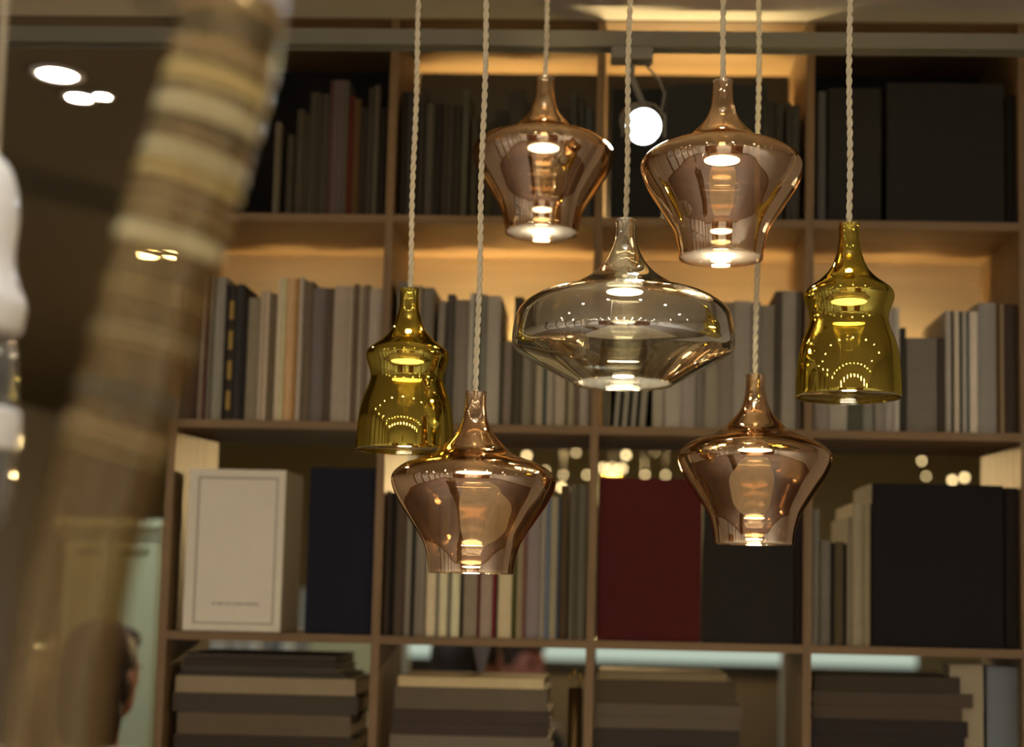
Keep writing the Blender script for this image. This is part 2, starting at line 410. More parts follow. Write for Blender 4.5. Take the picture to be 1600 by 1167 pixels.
B[2, 1] = [(614,634,440,(70,66,58)),(635,654,446,(80,76,66)),(655,672,449,(70,66,58)),(677,688,470,(80,76,68),.02),(693,705.5,460,(45,42,38)),(706,727,468,(75,70,60)),(728,737,458,(105,102,92)),(737.5,746,458,(40,38,34)),(746.5,756,460,(70,68,60)),(756.5,778,462,(95,90,80)),(779,784,532,(45,40,30)),(784.5,797.5,532,(72,64,54)),(799,813.5,464,(40,36,28)),(814,829,470,(72,68,56)),(829.5,835,470,(60,54,42)),(835.5,847,472,(95,88,72)),(847.5,852,472,(40,48,44)),(852.5,864,470,(92,86,74)),(865.5,882,475,(100,92,78)),(882.5,886,475,(60,52,32)),(886.5,896,470,(88,82,66)),(896.5,904,470,(58,50,38)),(904.5,920,475,(92,86,76))]
B[2, 2] = [(939,953,480,(50,48,38)),(958,966,505,(80,76,66),.07,.1),(971,979.5,505,(84,80,68),.07,.1),(984.5,993,508,(80,76,66),.07,.1),(998,1008,505,(82,78,66),.065,.1),(1019,1036.5,480,(95,90,76)),(1038,1063.5,478,(100,95,84)),(1064,1085.5,476,(92,86,78)),(1086,1099.5,480,(70,66,58)),(1100,1121.5,475,(85,80,68)),(1122,1144.5,472,(78,72,62)),(1145,1172,470,(90,86,76)),(1173,1187,472,(85,80,72)),(1187.5,1209,477,(78,74,64)),(1210,1220,455,(45,40,34)),(1220.5,1243,454,(88,84,74)),(1243.5,1253,456,(50,45,38))]
B[2, 3] = [(1272,1295,470,(85,80,72)),(1296,1324,478,(98,94,84)),(1324.5,1348,482,(45,46,36)),(1348.5,1365,480,(78,76,68)),(1367,1383,482,(82,78,70)),(1383.5,1397,481,(96,92,84)),(1397.5,1406,480,(108,104,94)),(1408,1416,512,(30,28,24)),(1417,1465,528,(66,62,54)),(1466,1477.5,528,(38,32,24)),(1478,1487,485,(98,94,86)),(1487.3,1491,486,(35,28,20)),(1491.3,1500,486,(118,112,96)),(1500.3,1504,487,(30,32,32)),(1504.3,1511.5,486,(100,96,86)),(1511.8,1515.2,487,(38,48,52)),(1515.5,1529,487,(125,118,104)),(1529.5,1558,473,(82,80,74)),(1558.3,1564,474,(50,36,20)),(1564.3,1569.5,474,(85,75,55)),(1570,1592,476,(35,28,22))]
B[3, 1] = [(597,605.5,768,(42,34,26)),(606,612,770,(18,15,12)),(613,629,772,(58,48,38)),(630,639,768,(98,92,80)),(639.3,644.5,770,(30,30,26)),(645,662,775,(95,88,76)),(663.5,679,775,(165,150,122)),(679.3,683.3,778,(95,90,78)),(683.5,697,775,(170,155,125)),(697.3,702.8,778,(90,86,75)),(703,716.5,775,(172,158,128)),(717,721.5,778,(28,26,20)),(722,744,772,(105,95,80)),(744.3,748,772,(70,25,25)),(748.3,767.5,770,(118,105,92)),(768,773,770,(85,15,25)),(773.3,776,772,(30,45,32)),(776.3,798,775,(150,138,108)),(798.5,804.5,778,(50,52,20)),(805,814.8,775,(105,95,72)),(815,820,775,(90,60,55)),(820.5,841,772,(98,90,88)),(841.3,850,772,(105,100,88)),(850.3,856,776,(75,85,100)),(856.3,868,776,(112,105,85)),(868.3,871.5,778,(50,60,75)),(872,885,760,(55,44,28)),(887,894,757,(72,68,55)),(894.3,900,757,(62,58,46)),(900.3,914,758,(74,70,58))]
B[3, 3] = [(1268,1279.5,795,(85,82,72)),(1281,1297.5,845,(80,76,66)),(1298,1303,849,(22,20,16)),(1303.5,1318,847,(58,50,34)),(1318.5,1322.5,850,(20,18,15)),(1323,1331,808,(92,85,68)),(1331.5,1348,786,(108,100,80)),(1348.5,1360,786,(100,92,70))]
books = {}
for (row, bay), lst in B.items():
    for n, e in enumerate(lst):
        books[row, bay, n] = add_book(row, bay, n, *e)
# the patterned spine in the second row
pat = books[2, 0, 6]; hh = pat.dimensions.z
bpy.context.view_layer.update()
yl = pbr('ochre_print', srgb(168, 138, 62), .6)
for k in range(4):
    z = .02+k*.058
    bm = bmesh.new(); box(bm, -.0045, .0035, -.0008, .0002, z, z+.036); obj('spine_block', bm, yl, pat)['label'] = 'ochre block printed on the spine'
pat['label'] = 'black spined book with ochre blocks in the second row of the first bay'

add_book(2, 2, 5, 954, 1018, 500, (26,24,20), 0, .1, .135, 'added black light blocker behind the leaning books in the second row of the third bay', 'blocker', 'blocker')  # added dark board keeps bar light out of the leaning gaps
# face-out volumes
def face_book(row, bay, px0, px1, ytop, col, dp, label, mat=None, recess=.015, name='large_book'):
    zb = ZS[row]+TH/2; base = {1: 340, 2: 665, 3: 1000}[row]
    x0 = max(at(px0, base, recess).x, bay*P+TH/2+.001); x1 = min(at(px1, base, recess).x, (bay+1)*P-TH/2-.001)
    hh = at((px0+px1)/2, ytop, recess).z-zb
    t = thing(name, label, 'book', ((x0+x1)/2, recess, zb+.0003), 0, 'large volumes facing out on the bookshelf')
    W = (x1-x0)/2; b = .003
    bm = bmesh.new(); box(bm, -W, W, 0, b, 0, hh); f = obj('front_cover', bm, mat or M['cover'], t, bevel=.0012); f.color = shade(col, KFACE)
    bm = bmesh.new(); box(bm, -W, W, dp-b, dp, 0, hh); g = obj('rear_cover', bm, mat or M['cover'], t); g.color = shade(col, KFACE)
    bm = bmesh.new(); box(bm, -W+.003, W-.003, b, dp-b, .003, hh-.003); obj('page_block', bm, M['pages'], t)
    bm = bmesh.new(); box(bm, -W, -W+.003, b, dp-b, 0, hh); s = obj('spine', bm, mat or M['cover'], t); s.color = shade(col, KFACE)
    return t, W, hh
face_book(1, 2, 953, 1034, 138, (30,31,30), .03, 'charcoal volume facing out behind the track spotlight in the top row')
face_book(1, 2, 1038, 1195, 131, (44,45,42), .035, 'wide dark grey volume facing out behind the upper bronze lamp in the top row')
face_book(1, 3, 1294, 1377, 138, (40,38,32), .03, 'narrow dark grey volume facing out in the top row of the fourth bay')
face_book(1, 3, 1386, 1570, 130, (38,36,31), .04, 'widest dark grey volume facing out in the top row of the fourth bay')
face_book(1, 3, 1573, 1590, 150, (22,20,18), .03, 'narrow black volume beside the end upright in the top row')
navy = face_book(3, 0, 475, 588, 731, (26,26,38), .05, 'navy blue volume facing out beside the white slipcase in the third row')
face_book(3, 2, 932, 1094, 748, (72,20,18), .06, 'large dark red volume facing out in the third row')
face_book(3, 2, 1097, 1240, 746, (34,31,26), .06, 'large dark grey volume facing out beside the red one in the third row')
face_book(3, 2, 1241.5, 1253, 760, (28,20,20), .06, 'narrow maroon volume beside the dark grey one in the third row')
face_book(3, 3, 1362, 1569, 757, (22,19,18), .21, 'large black box volume facing out in the third row of the fourth bay')
face_book(3, 3, 1572, 1593, 762, (28,22,18), .12, 'narrow dark brown volume beside the end upright in the third row')

# white slipcase with a framed front panel
zb = ZS[3]+TH/2
xa, xb = at(284, 988, .012).x, at(438, 988, .012).x; hh = at(365, 733, .012).z-zb; W = (xb-xa)/2
whitep = pbr('white_slipcase_paper', srgb(244, 236, 214), .7, var=.03, scale=30)
t = thing('slipcase', 'large white slipcase with a raised border on its front, third row of the first bay', 'book box', ((xa+xb)/2, .014, zb+.0003))
bm = bmesh.new(); box(bm, -W, W, 0, .15, 0, hh); obj('case', bm, pbr('slipcase_side', srgb(120, 106, 86), .8), t, bevel=.002)
bm = bmesh.new(); box(bm, -W+.0005, W-.0005, -.0015, -.0001, .0005, hh-.0005); obj('front_panel', bm, whitep, t)
bm = bmesh.new()
r = .019
box(bm, -W+.001, -W+r, -.004, 0, .001, hh-.001); box(bm, W-r+.005, W-.001, -.004, 0, .001, hh-.001)
box(bm, -W+r, W-r+.005, -.004, 0, .001, r-.005); box(bm, -W+r, W-r+.005, -.004, 0, hh-r+.004, hh-.001)
obj('raised_border', bm, whitep, t, bevel=.0012)
bm = bmesh.new()
for g in (.0,):
    e = .004
    box(bm, -W+r, -W+r+e, -.0024, -.0014, r-.005, hh-r+.004); box(bm, W-r+.005-e, W-r+.005, -.0024, -.0014, r-.005, hh-r+.004)
    box(bm, -W+r+e, W-r+.005-e, -.0024, -.0014, r-.005, r-.005+e); box(bm, -W+r+e, W-r+.005-e, -.0024, -.0014, hh-r+.004-e, hh-r+.004)
obj('border_line', bm, pbr('border_grey', srgb(196, 186, 164), .7), t)
# the small line of print near the foot is too blurred to read: a row of grey letter-sized marks
bm = bmesh.new(); x = -W*.42
rnd = random.Random(3)
while x < W*.52:
    wl = rnd.uniform(.0012, .0026); box(bm, x, x+wl, -.0021, -.0014, .0505, .0545); x += wl+(.0008 if rnd.random() > .2 else .003)
obj('title_print', bm, pbr('grey_print', srgb(178, 168, 148), .7), t)['kind'] = 'stuff'

# stacks lying flat in the fourth row
def flat_stack(bay, spec, where):
    """spec: (px0, px1, ytop, colour, words) from the top down; the lowest fill down to the board"""
    zb = ZS[4]+TH/2
    tops = [at((s[0]+s[1])/2, s[2], .02).z for s in spec]
    bots = tops[1:]+[zb+.0002]
    for k, (s, zt, zl) in enumerate(zip(spec, tops, bots)):
        a, b = at(s[0], 1050, .02).x, at(s[1], 1050, .02).x
        a = max(a, bay*P+TH/2+.002); b = min(b, (bay+1)*P-TH/2-.002)
        wd, hh = b-a, zt-zl-.0004
        n = max(1, round(hh/.03)); h1 = hh/n
        for q in range(n):
            cb, pb = book_mesh(h1-.0005, wd*(1 if q == 0 else rnd.uniform(.93, 1)), .21, True)
            o = obj('flat_book', cb, M['cover'], None, (a, .02, zt-h1*q-h1/2)); o.rotation_euler = (0, PI/2, 0)
            o.color = shade(s[3], KROW[4])
            cnt.setdefault(bay, []).append(1); m_ = len(cnt[bay])-1
            pos = 'topmost' if m_ == 0 else ORD[m_]+' from the top'
            tag(o, '%s flat book, %s in the stack, %s' % (s[4], pos, where), 'book', 'books lying flat in the fourth row')
            obj('page_block', pb, M['pages'], o)
cnt = {}
flat_stack(0, [(289,523,1022,(62,56,46),'thin grey'),(286,523,1031,(58,48,40),'brown-grey'),(284,526,1040,(66,62,52),'grey'),(280,540,1052,(60,56,48),'wide grey'),(275,556,1058,(140,125,98),'cream'),(272,560,1085,(70,62,52),'dull grey'),(280,550,1115,(96,84,66),'beige'),(276,556,1150,(60,50,42),'dark grey')], 'fourth row, first bay')
flat_stack(1, [(622,850,1059,(190,172,130),'pale cream'),(618,856,1075,(96,86,70),'beige'),(615,860,1110,(66,56,48),'brown'),(612,862,1150,(110,100,84),'light grey')], 'fourth row, second bay')
flat_stack(2, [(935,1136,1051,(118,104,76),'beige'),(932,1150,1064,(72,62,46),'olive brown'),(932,1160,1100,(90,80,66),'grey-beige'),(930,1156,1140,(58,50,44),'dark brown')], 'fourth row, third bay')
flat_stack(3, [(1272,1500,1056,(58,50,38),'dark brown'),(1270,1520,1082,(74,64,52),'grey-brown'),(1268,1512,1125,(46,40,36),'charcoal')], 'fourth row, fourth bay')

# ------------------------------------------------------------------ pendant lamps
def prof_px(pts, cx_unused, ybase, k):
    return [(hw*k, (ybase-y)*k) for y, hw in pts]
BRONZE = prof_px([(42,63),(60,60),(105,60.5),(150,64),(195,71),(235,84),(280,107),(340,160),(385,208),(415,262),(440,330),(465,392),(490,432),(520,463),(555,477),(595,472),(640,455),(700,424),(800,358),(900,293),(960,268),(1040,250),(1095,245)], 0, 1095, .12/477)
GOLD = prof_px([(68,62),(85,59),(150,59),(190,63),(225,69),(290,89),(340,115),(390,162),(420,202),(445,234),(468,251),(495,256),(525,249),(560,236),(600,226),(640,225),(690,240),(740,260),(800,278),(880,290),(960,296),(1075,300)], 0, 1075, .075/300)
SILVER = prof_px([(68,60),(85,57),(150,57.5),(195,64),(260,88),(320,122),(380,177),(430,248),(470,330),(500,420),(525,495),(560,556),(600,600),(650,626),(720,640),(780,645),(815,637),(850,605),(900,525),(960,412),(1000,340),(1030,286)], 0, 1030, .167/645)

def shade_mesh(name, prof, mat):
    P2 = smooth_profile(prof, 5)
    bm = bmesh.new()
    lathe(bm, P2, 96, 0)
    # inner wall, 2.2 mm inside the coating, and the two rims
    inn = []
    for i, (r, z) in enumerate(P2):
        a, b = P2[max(0, i-1)], P2[min(len(P2)-1, i+1)]
        t = Vector((b[0]-a[0], b[1]-a[1])).normalized(); nrm = Vector((t.y, -t.x))      # points inwards or outwards
        if nrm.x > 0: nrm = -nrm
        if abs(nrm.x) < .35: nrm = Vector((-.35*1, nrm.y)).normalized() if nrm.x <= 0 else nrm
        q = Vector((r, z))+nrm*.0022
        inn.append((max(q.x, .004), q.y))
    lathe(bm, inn, 96, 1)
    lathe(bm, [P2[0], (P2[0][0]-.0004, P2[0][1]+.0012), (inn[0][0]+.0003, P2[0][1]+.0012), (inn[0][0], P2[0][1])], 96, 1)
    lathe(bm, [P2[-1], (P2[-1][0]-.0005, P2[-1][1]-.0012), (inn[-1][0]+.0005, P2[-1][1]-.0012), inn[-1]], 96, 1)
    bmesh.ops.remove_doubles(bm, verts=bm.verts, dist=1e-6)
    me = bpy.data.meshes.new(name); bm.to_mesh(me); bm.free()
    me.materials.append(M[mat]); me.materials.append(M['inner'])
    for p in me.polygons: p.use_smooth = True
    return me
SHADES = {'bronze': shade_mesh('glass_shade', BRONZE, 'bronze'), 'gold': shade_mesh('glass_shade', GOLD, 'gold'), 'silver': shade_mesh('glass_shade', SILVER, 'silver')}
PR = {'bronze': BRONZE, 'gold': GOLD, 'silver': SILVER}
# heights inside each kind: led disc, tube foot, lens, radius of tube, shoulder z used for placing
GEO = {'bronze': dict(led=.146, low=.040, r=.027, place=.1346, rb=.0614),
       'gold':   dict(led=.138, low=.086, r=.026, place=.1450, rb=.0745),
       'silver': dict(led=.139, low=.012, r=.028, place=.0640, rb=.0735)}
def pendant(kind, px, py, d, label, s=1.0, upw=12, cone=64):
    g = GEO[kind]; p = at(px, py, d-CAM_D); z0 = p.z-g['place']*s
    t = thing('pendant_lamp', label, 'pendant lamp', (p.x, p.y, z0), 0, 'blown glass pendant lamps hanging before the bookshelf')
    H = PR[kind][0][1]
    o = bpy.data.objects.new('glass_shade', SHADES[kind]); COL.objects.link(o); o.parent = t; o.scale = (s, s, s)
    gz, r = g['led']*s, g['r']*s
    bm = bmesh.new(); lathe(bm, [(0, gz+.0008), (r, gz+.0008), (r+.0015, gz+.002), (r+.0015, gz+.009), (r*.6, gz+.013), (r*.35, gz+.02), (0, gz+.02)], 40); obj('led_housing', bm, M['puck'], t)
    bm = bmesh.new(); lathe(bm, [(0, gz), (r*.97, gz), (r*.97, gz+.0006), (0, gz+.0006)], 40); obj('led_disc', bm, M['led'], t)
    # clear acrylic light guide below the led
    zl = g['low']*s
    bm = bmesh.new(); lathe(bm, [(r, gz-.034*s), (r, zl-.012*s), (r*.97, zl-.014*s)], 48); obj('light_guide', bm, M['acrylic'], t)
    bm = bmesh.new(); lathe(bm, [(0, zl-.0145*s), (r*.98, zl-.0145*s), (r, zl-.013*s)], 48); lathe(bm, [(r*.62, zl), (r*.95, zl), (r*.95, zl+.0015), (r*.62, zl+.0015)], 48, close=True); obj('lens_ring', bm, M['acrylic'], t)
    if kind != 'gold':
        bm = bmesh.new(); lathe(bm, [(0, zl-.0004), (r*.58, zl-.0004), (r*.58, zl+.0004), (0, zl+.0004)], 40); obj('lens', bm, M['led'], t)  # glowing disc stands in for the led's mirrored image low in the guide
    bm = bmesh.new(); lathe(bm, [(0, .0025), (g['rb']*s-.0034, .0025), (g['rb']*s-.0034, .004), (0, .004)], 64); obj('bottom_lens', bm, M['inner' if kind == 'gold' else 'lens'], t)
    # cord grip in the neck, stem down to the housing
    zg = (H-.037)*s
    bm = bmesh.new(); ball(bm, (0, 0, zg), (.0066, .0066, .008)); lathe(bm, [(.0036, zg+.006), (.0028, zg+.016), (.0018, zg+.018)], 16); obj('cord_grip', bm, M['black'], t)
    # two strands twisted round each other up to the ceiling rose
    top = CEILF-z0-.02; bot = zg+.012; L = top-bot; n = int(L/.0028)
    bm = bmesh.new()
    for ph in (0, PI):
        pts = []
        for k in range(n+1):
            z = bot+L*k/n; a = ph+2*PI*z/.031
            wob = .0009*math.sin(z*21+px)
            pts.append((.0019*math.cos(a)+wob, .0019*math.sin(a), z))
        tube(bm, pts, .0028, 8)
    obj('twisted_cord', bm, M['cord'], t)
    bm = bmesh.new(); zc = CEILF-z0; lathe(bm, [(0, zc-.024), (.012, zc-.024), (.045, zc-.01), (.045, zc-.0002), (0, zc-.0002)], 32); obj('ceiling_rose', bm, M['white_metal'], t)
    light('led_glow', 'AREA', t, (0, 0, (zl-.0152 if kind == 'bronze' else gz-.002)), DOWN_POWER*(.35 if kind == 'bronze' else 1), (1, .9, .7), r*(1.0 if kind == 'bronze' else 1.8))
    light('upward_glow', 'SPOT', t, (0, 0, gz+.03), UP_POWER*upw, (1, .9, .7), .006, rot=(PI, 0, 0), angle=cone, blend=.7)
    return t
pendant('bronze', 849, 242, 2.397, 'bronze glass pendant highest and farthest back, beside the spotlight', 1, 5, 78)
pendant('bronze', 1128, 263, 2.10, 'bronze glass pendant hanging to the right of the lit spotlight', 1, 5, 78)
pendant('bronze', 740, 751, 2.118, 'bronze glass pendant hanging lowest, overlapping the gold lamp')
pendant('bronze', 1179.5, 715, 2.277, 'bronze glass pendant in front of the dark red volume')
pendant('gold', 637, 558, 2.24, 'gold bell shaped glass pendant overlapped by a bronze one', 1.01, 12, 150)
pendant('gold', 1326.5, 464.4, 2.075, 'gold bell shaped glass pendant hanging alone in front of the fourth bay', 1, 12, 150)
pendant('silver', 974.7, 534, 2.15, 'wide silvery clear glass pendant in the middle of the group')

# pale table that the lamps hang over, below the frame (mirrored in the middle of the shades)
t = thing('table', 'pale long table standing under the hanging lamps', 'table', (.94, -1.35, 0))
pale = wood('pale_ash', srgb(206, 190, 160), srgb(222, 208, 180), 0, .5)
for x0, x1 in ((-.55, -.002), (.002, .55)):
    bm = bmesh.new(); box(bm, x0, x1, -.95, .95, .72, .75); obj('table_top', bm, pale, t, bevel=.003)
bm = bmesh.new(); box(bm, -.5, .5, -.89, -.86, .64, .7195); box(bm, -.5, .5, .86, .89, .64, .7195); box(bm, -.5, -.47, -.86, .86, .64, .7195); box(bm, .47, .5, -.86, .86, .64, .7195); obj('apron', bm, pale, t)
for x in (-.48, .48):
    for y in (-.87, .87):
        bm = bmesh.new(); tube(bm, [(x, y, .64), (x, y, .001)], [.028, .02], 12); obj('leg', bm, pale, t)

# ------------------------------------------------------------------ lighting track and spotlight
dT = 2.52; yT = dT-CAM_D
zt0, zt1 = at(1000, 78, yT).z, at(1000, 54, yT).z
t = thing('lighting_track', 'long grey lighting track running across above the lamps', 'lighting track', (0, yT, zt0))
xl, xr = -2.2, 3.6
bm = bmesh.new(); h = zt1-zt0; w2 = .018
box(bm, xl, xr, -w2, w2, h*.25, h); box(bm, xl, xr, -w2, -w2+.006, 0, h*.25); box(bm, xl, xr, w2-.006, w2, 0, h*.25)
obj('rail', bm, M['track'], t)
for x in (-1.6, 3.0):
    bm = bmesh.new(); tube(bm, [(x, 0, h), (x, 0, 2.6032-zt0)], .004, 8); obj('hanger_rod', bm, M['track'], t)
a, b = at(954, 90, yT), at(1020, 90, yT); z_ad = at(990, 97, yT).z
t = thing('track_spotlight', 'lit cool white spotlight clipped to the lighting track', 'spotlight', ((a.x+b.x)/2, yT, z_ad))
W = (b.x-a.x)/2
bm = bmesh.new(); box(bm, -W, W, -.02, .02, 0, zt0-z_ad-.0003); obj('adapter', bm, M['spot'], t, bevel=.003)
c = at(1006, 198, yT-.04); c0 = Vector(((a.x+b.x)/2, yT, z_ad)); cl = c-c0
aim = (EYE+Vector((.35, 0, -.3))-c).normalized()
rot = aim.to_track_quat('Z', 'Y').to_matrix().to_4x4()
R_ = .031
def aimed(bm): bmesh.ops.transform(bm, matrix=Matrix.Translation(cl) @ rot, verts=bm.verts)
bm = bmesh.new(); lathe(bm, [(0, -.12), (R_*.8, -.118), (R_*1.05, -.1), (R_*1.08, -.004), (R_*1.02, 0), (R_*1.0, -.006), (0, -.006)], 40); aimed(bm); obj('lamp_head', bm, M['spot'], t)
bm = bmesh.new(); lathe(bm, [(0, -.002), (R_*.99, -.004), (R_*.99, -.0055), (0, -.0055)], 40); aimed(bm); obj('lens', bm, M['cool_led'], t)
bm = bmesh.new(); tube(bm, [(.0, 0, 0), (.0, .02, -.02), (cl.x-.0, cl.y+.03, cl.z+.045)], .006, 10); obj('swivel_arm', bm, M['spot'], t)
bm = bmesh.new()
for s in (-1, 1):
    tube(bm, [cl+Vector((s*.037, .03, -.008)), cl+Vector((s*.037, .03, .03)), cl+Vector((s*.02, .035, .05)), cl+Vector((0, .036, .056))], .0028, 8)
obj('yoke', bm, M['spot'], t)
bm = bmesh.new(); tube(bm, [(W*.55, 0, .001), (W*.8, -.003, -.012), (W*1.3, 0, -.03), (W*1.6, .02, -.05), (cl.x+.03, cl.y+.06, cl.z+.04), (cl.x+.01, cl.y+.09, cl.z+.02)], .0022, 8); obj('cable', bm, M['spot'], t)
light('spot_beam', 'SPOT', t, cl+aim*.01, 6, (.82, .93, 1), .028, rot=(-aim).to_track_quat('Z', 'Y').to_euler(), angle=80, blend=.7)

# ------------------------------------------------------------------ the hall seen through the open back
def at_z(px, py, z):
    d = fw + rt*((px-PPX)/FPX) - up*((py-PPY)/FPX)
    return EYE + d*((z-EYE.z)/d.z)
for i, (px, py) in enumerate(((90, 114), (124, 150), (232, 395), (272, 395), (160, 148))):
    p = at_z(px, py, CEIL)
    downlight(p.x, p.y, HALL_POWER, ['lit ceiling downlight closest to the bookshelf end', 'lit ceiling downlight just below the larger one', 'small lit ceiling downlight beyond the bookshelf, outer of two', 'small lit ceiling downlight beyond the bookshelf, beside the shelf end', 'smallest lit ceiling downlight beside the two larger ones'][i], 'ceiling downlights beyond the bookshelf', (1.1, .75, .8, .75, .5)[i], 150)
for x, y in ((1.2, 3.6), (2.6, 5.6), (.2, 5.8)):
    downlight(x, y, HALL_POWER, 'added fill downlight of the hall, hidden behind the bookshelf', 'added hall fill downlights', 1.0, 165)  # unseen fill lamps added to light the hall

pale_green = pbr('pale_green_paint', srgb(176, 186, 150), .6, var=.04, scale=4)
blue_grey = pbr('blue_grey_paint', srgb(112, 122, 128), .6, var=.06, scale=3)
# pale cabinet beyond the end of the bookshelf
yc = 1.25; xa, xb = at(96, 950, yc).x, at(247, 950, yc).x; zt = at(220, 812, yc).z; Wc = (xb-xa)/2
t = thing('tall_cabinet', 'pale green panelled cabinet standing beyond the end of the bookshelf', 'cabinet', ((xa+xb)/2, yc, 0))
bm = bmesh.new(); box(bm, -Wc, Wc, .02, .42, .0, zt-.05); obj('carcass', bm, pale_green, t)
bm = bmesh.new(); box(bm, -Wc-.012, Wc+.004, -.015, .43, zt-.05, zt-.025); box(bm, -Wc-.025, Wc+.008, -.03, .44, zt-.025, zt); obj('cornice', bm, pale_green, t, bevel=.004)
for q in (-1, 1):
    x0, x1 = (-Wc+.004, -.002) if q < 0 else (.002, Wc-.004)
    bm = bmesh.new(); box(bm, x0, x1, .004, .02, .06, zt-.06); d = obj('door', bm, pale_green, t)
    bm = bmesh.new()
    fr = .026
    box(bm, x0, x0+fr, -.008, .004, .06, zt-.06); box(bm, x1-fr, x1, -.008, .004, .06, zt-.06); box(bm, x0+fr, x1-fr, -.008, .004, zt-.06-fr, zt-.06); box(bm, x0+fr, x1-fr, -.008, .004, .06, .06+fr*2); box(bm, x0+fr, x1-fr, -.008, .004, .8, .8+fr)
    obj('door_frame', bm, pale_green, d, bevel=.003)
    bm = bmesh.new(); ball(bm, (-.015*q if q > 0 else -.015, -.02, .95), .01); ball(bm, (-.015*q if q > 0 else -.015, -.011, .95), (.004, .012, .004), 6); obj('knob', bm, M['brass'], d)

def pillar(name, pa, pb_, y, z1, m, dep=.12):
    xa, xb = at(pa, 1040, y).x, at(pb_, 1040, y).x
    bm = bmesh.new(); box(bm, xa, xb, y, y+dep, 0, z1); o = obj(name, bm, m); o['kind'] = 'structure'; return o
pillar('pillar_1', 594, 631, 2.3, CEIL, blue_grey)
pillar('pillar_2', 1226, 1256, 1.9, CEIL, blue_grey)
pillar('wall_partition_green', 484, 590, 3.4, 1.62, pale_green)
pillar('wall_partition_grey', 262, 480, 3.8, 1.5, blue_grey)
for i, (px, wpx) in enumerate(((341, 22), (370, 10), (395, 20), (448, 14))):
    a, b = at(px-wpx/2, 1000, 3.79), at(px+wpx/2, 1030, 3.79)
    t = thing('wall_print', ['pale print', 'narrow pale print', 'wider pale print', 'pale blue print'][i]+' on the grey partition above the flat stack, %s from the shelf end' % ORD[i], 'picture', ((a.x+b.x)/2, 3.8, b.z))
    bm = bmesh.new(); ww = (b.x-a.x)/2; box(bm, -ww, ww, -.012, -.0003, 0, a.z-b.z); obj('frame', bm, M['white_metal'], t)
    bm = bmesh.new(); box(bm, -ww*.8, ww*.8, -.014, -.012, .01, a.z-b.z-.01); obj('print', bm, pbr('pale_print', srgb(176, 196, 204), .6, var=.1), t)

# bar counter with a glowing strip under its top
yb = 4.2; xa, xb = at(632, 1020, yb).x, at(1432, 1020, yb).x
zs1, zs0 = at(1000, 1009, yb).z, at(1000, 1033, yb).z
t = thing('bar_counter', 'dark bar counter with a long pale glowing strip, seen through the fourth row', 'bar counter', ((xa+xb)/2, yb, 0))
Wb = (xb-xa)/2; dark = pbr('counter_black', srgb(24, 25, 28), .4); beige = pbr('counter_beige', srgb(70, 64, 54), .6, var=.1, scale=6)
bm = bmesh.new(); box(bm, -Wb-.02, Wb+.02, -.02, .5, zs1, zs1+.03); obj('counter_top', bm, dark, t, bevel=.004)
bm = bmesh.new(); box(bm, -Wb, Wb, 0, .02, zs0, zs1-.0005); obj('glowing_strip', bm, M['strip'], t)
bm = bmesh.new(); box(bm, -Wb, Wb, 0, .45, zs0-.05, zs0-.0005); obj('apron', bm, dark, t)
bm = bmesh.new(); box(bm, -Wb, Wb, .03, .45, .08, zs0-.05); obj('front_panel', bm, beige, t)
bm = bmesh.new(); box(bm, -Wb+.02, Wb-.02, .06, .43, 0, .08); obj('plinth', bm, dark, t)

# globe lamps of the hall
GL = [(823,712,.021,2.9),(900,707,.013,3.1),(930,706,.011,3.3),(978,711,.022,2.9),(852,735,.014,3.3),(880,742,.014,3.2),(917,742,.014,3.0),(877,761,.022,2.7),(934,757,.012,2.8),(1008,742,.013,3.1),(1040,742,.014,3.2),(1023,706,.008,3.4),(1440,720,.015,3.0),(1447,744,.013,3.3),(1488,750,.021,2.9),(1507,746,.022,3.1)]
SP = ['largest over', 'small one beyond', 'tiny one beside', 'bright one above', 'dim one over', 'second dim one over', 'third dim one over', 'big low one beside', 'low one beside', 'dim one over', 'second dim one over', 'faintest over', 'upper one over', 'dim lower one over', 'lower of a bright pair over', 'brightest of a pair over']
for i, (px, py, r, y) in enumerate(GL):
    p = at(px, py, y)
    near = ['the lowest bronze lamp', 'the second-bay books', 'the third upright', 'the dark red volume', 'the second-bay book tops', 'the second-bay book tops', 'the second-bay book tops', 'the lowest bronze lamp', 'the third upright', 'the dark red volume', 'the dark red volume', 'the dark red volume', 'the black box volume', 'the black box volume', 'the black box volume', 'the black box volume'][i]
    t = thing('globe_lamp', 'small lit globe lamp far behind, %s %s' % (SP[i], near), 'lamp', (p.x, y, p.z), 0, 'small globe lamps in the hall')
    bm = bmesh.new(); r *= .38; ball(bm, (0, 0, 0), r, 8); obj('bulb', bm, M['bulb'], t)
    bm = bmesh.new(); lathe(bm, [(0, r*1.5), (r*.4, r*1.5), (r*.55, r*.82), (0, r*.7)], 12); obj('cap', bm, M['black'], t)
    bm = bmesh.new(); tube(bm, [(0, 0, r*1.4), (0, 0, CEIL-p.z-.0003)], .0016, 6); obj('rod', bm, M['black'], t)
p = at(957, 729, 3.3)
t = thing('chandelier', 'small chandelier of clustered candle bulbs far behind above the dark red volume', 'chandelier', (p.x, p.y, p.z))
light('candle_glow', 'POINT', t, (0, 0, -.1), CHANDELIER_POWER, (1, .67, .28), .05)
bm = bmesh.new(); tube(bm, [(0, 0, -.06), (0, 0, CEIL-p.z-.0003)], .004, 8); ball(bm, (0, 0, -.06), .016, 6); obj('stem', bm, M['black'], t)
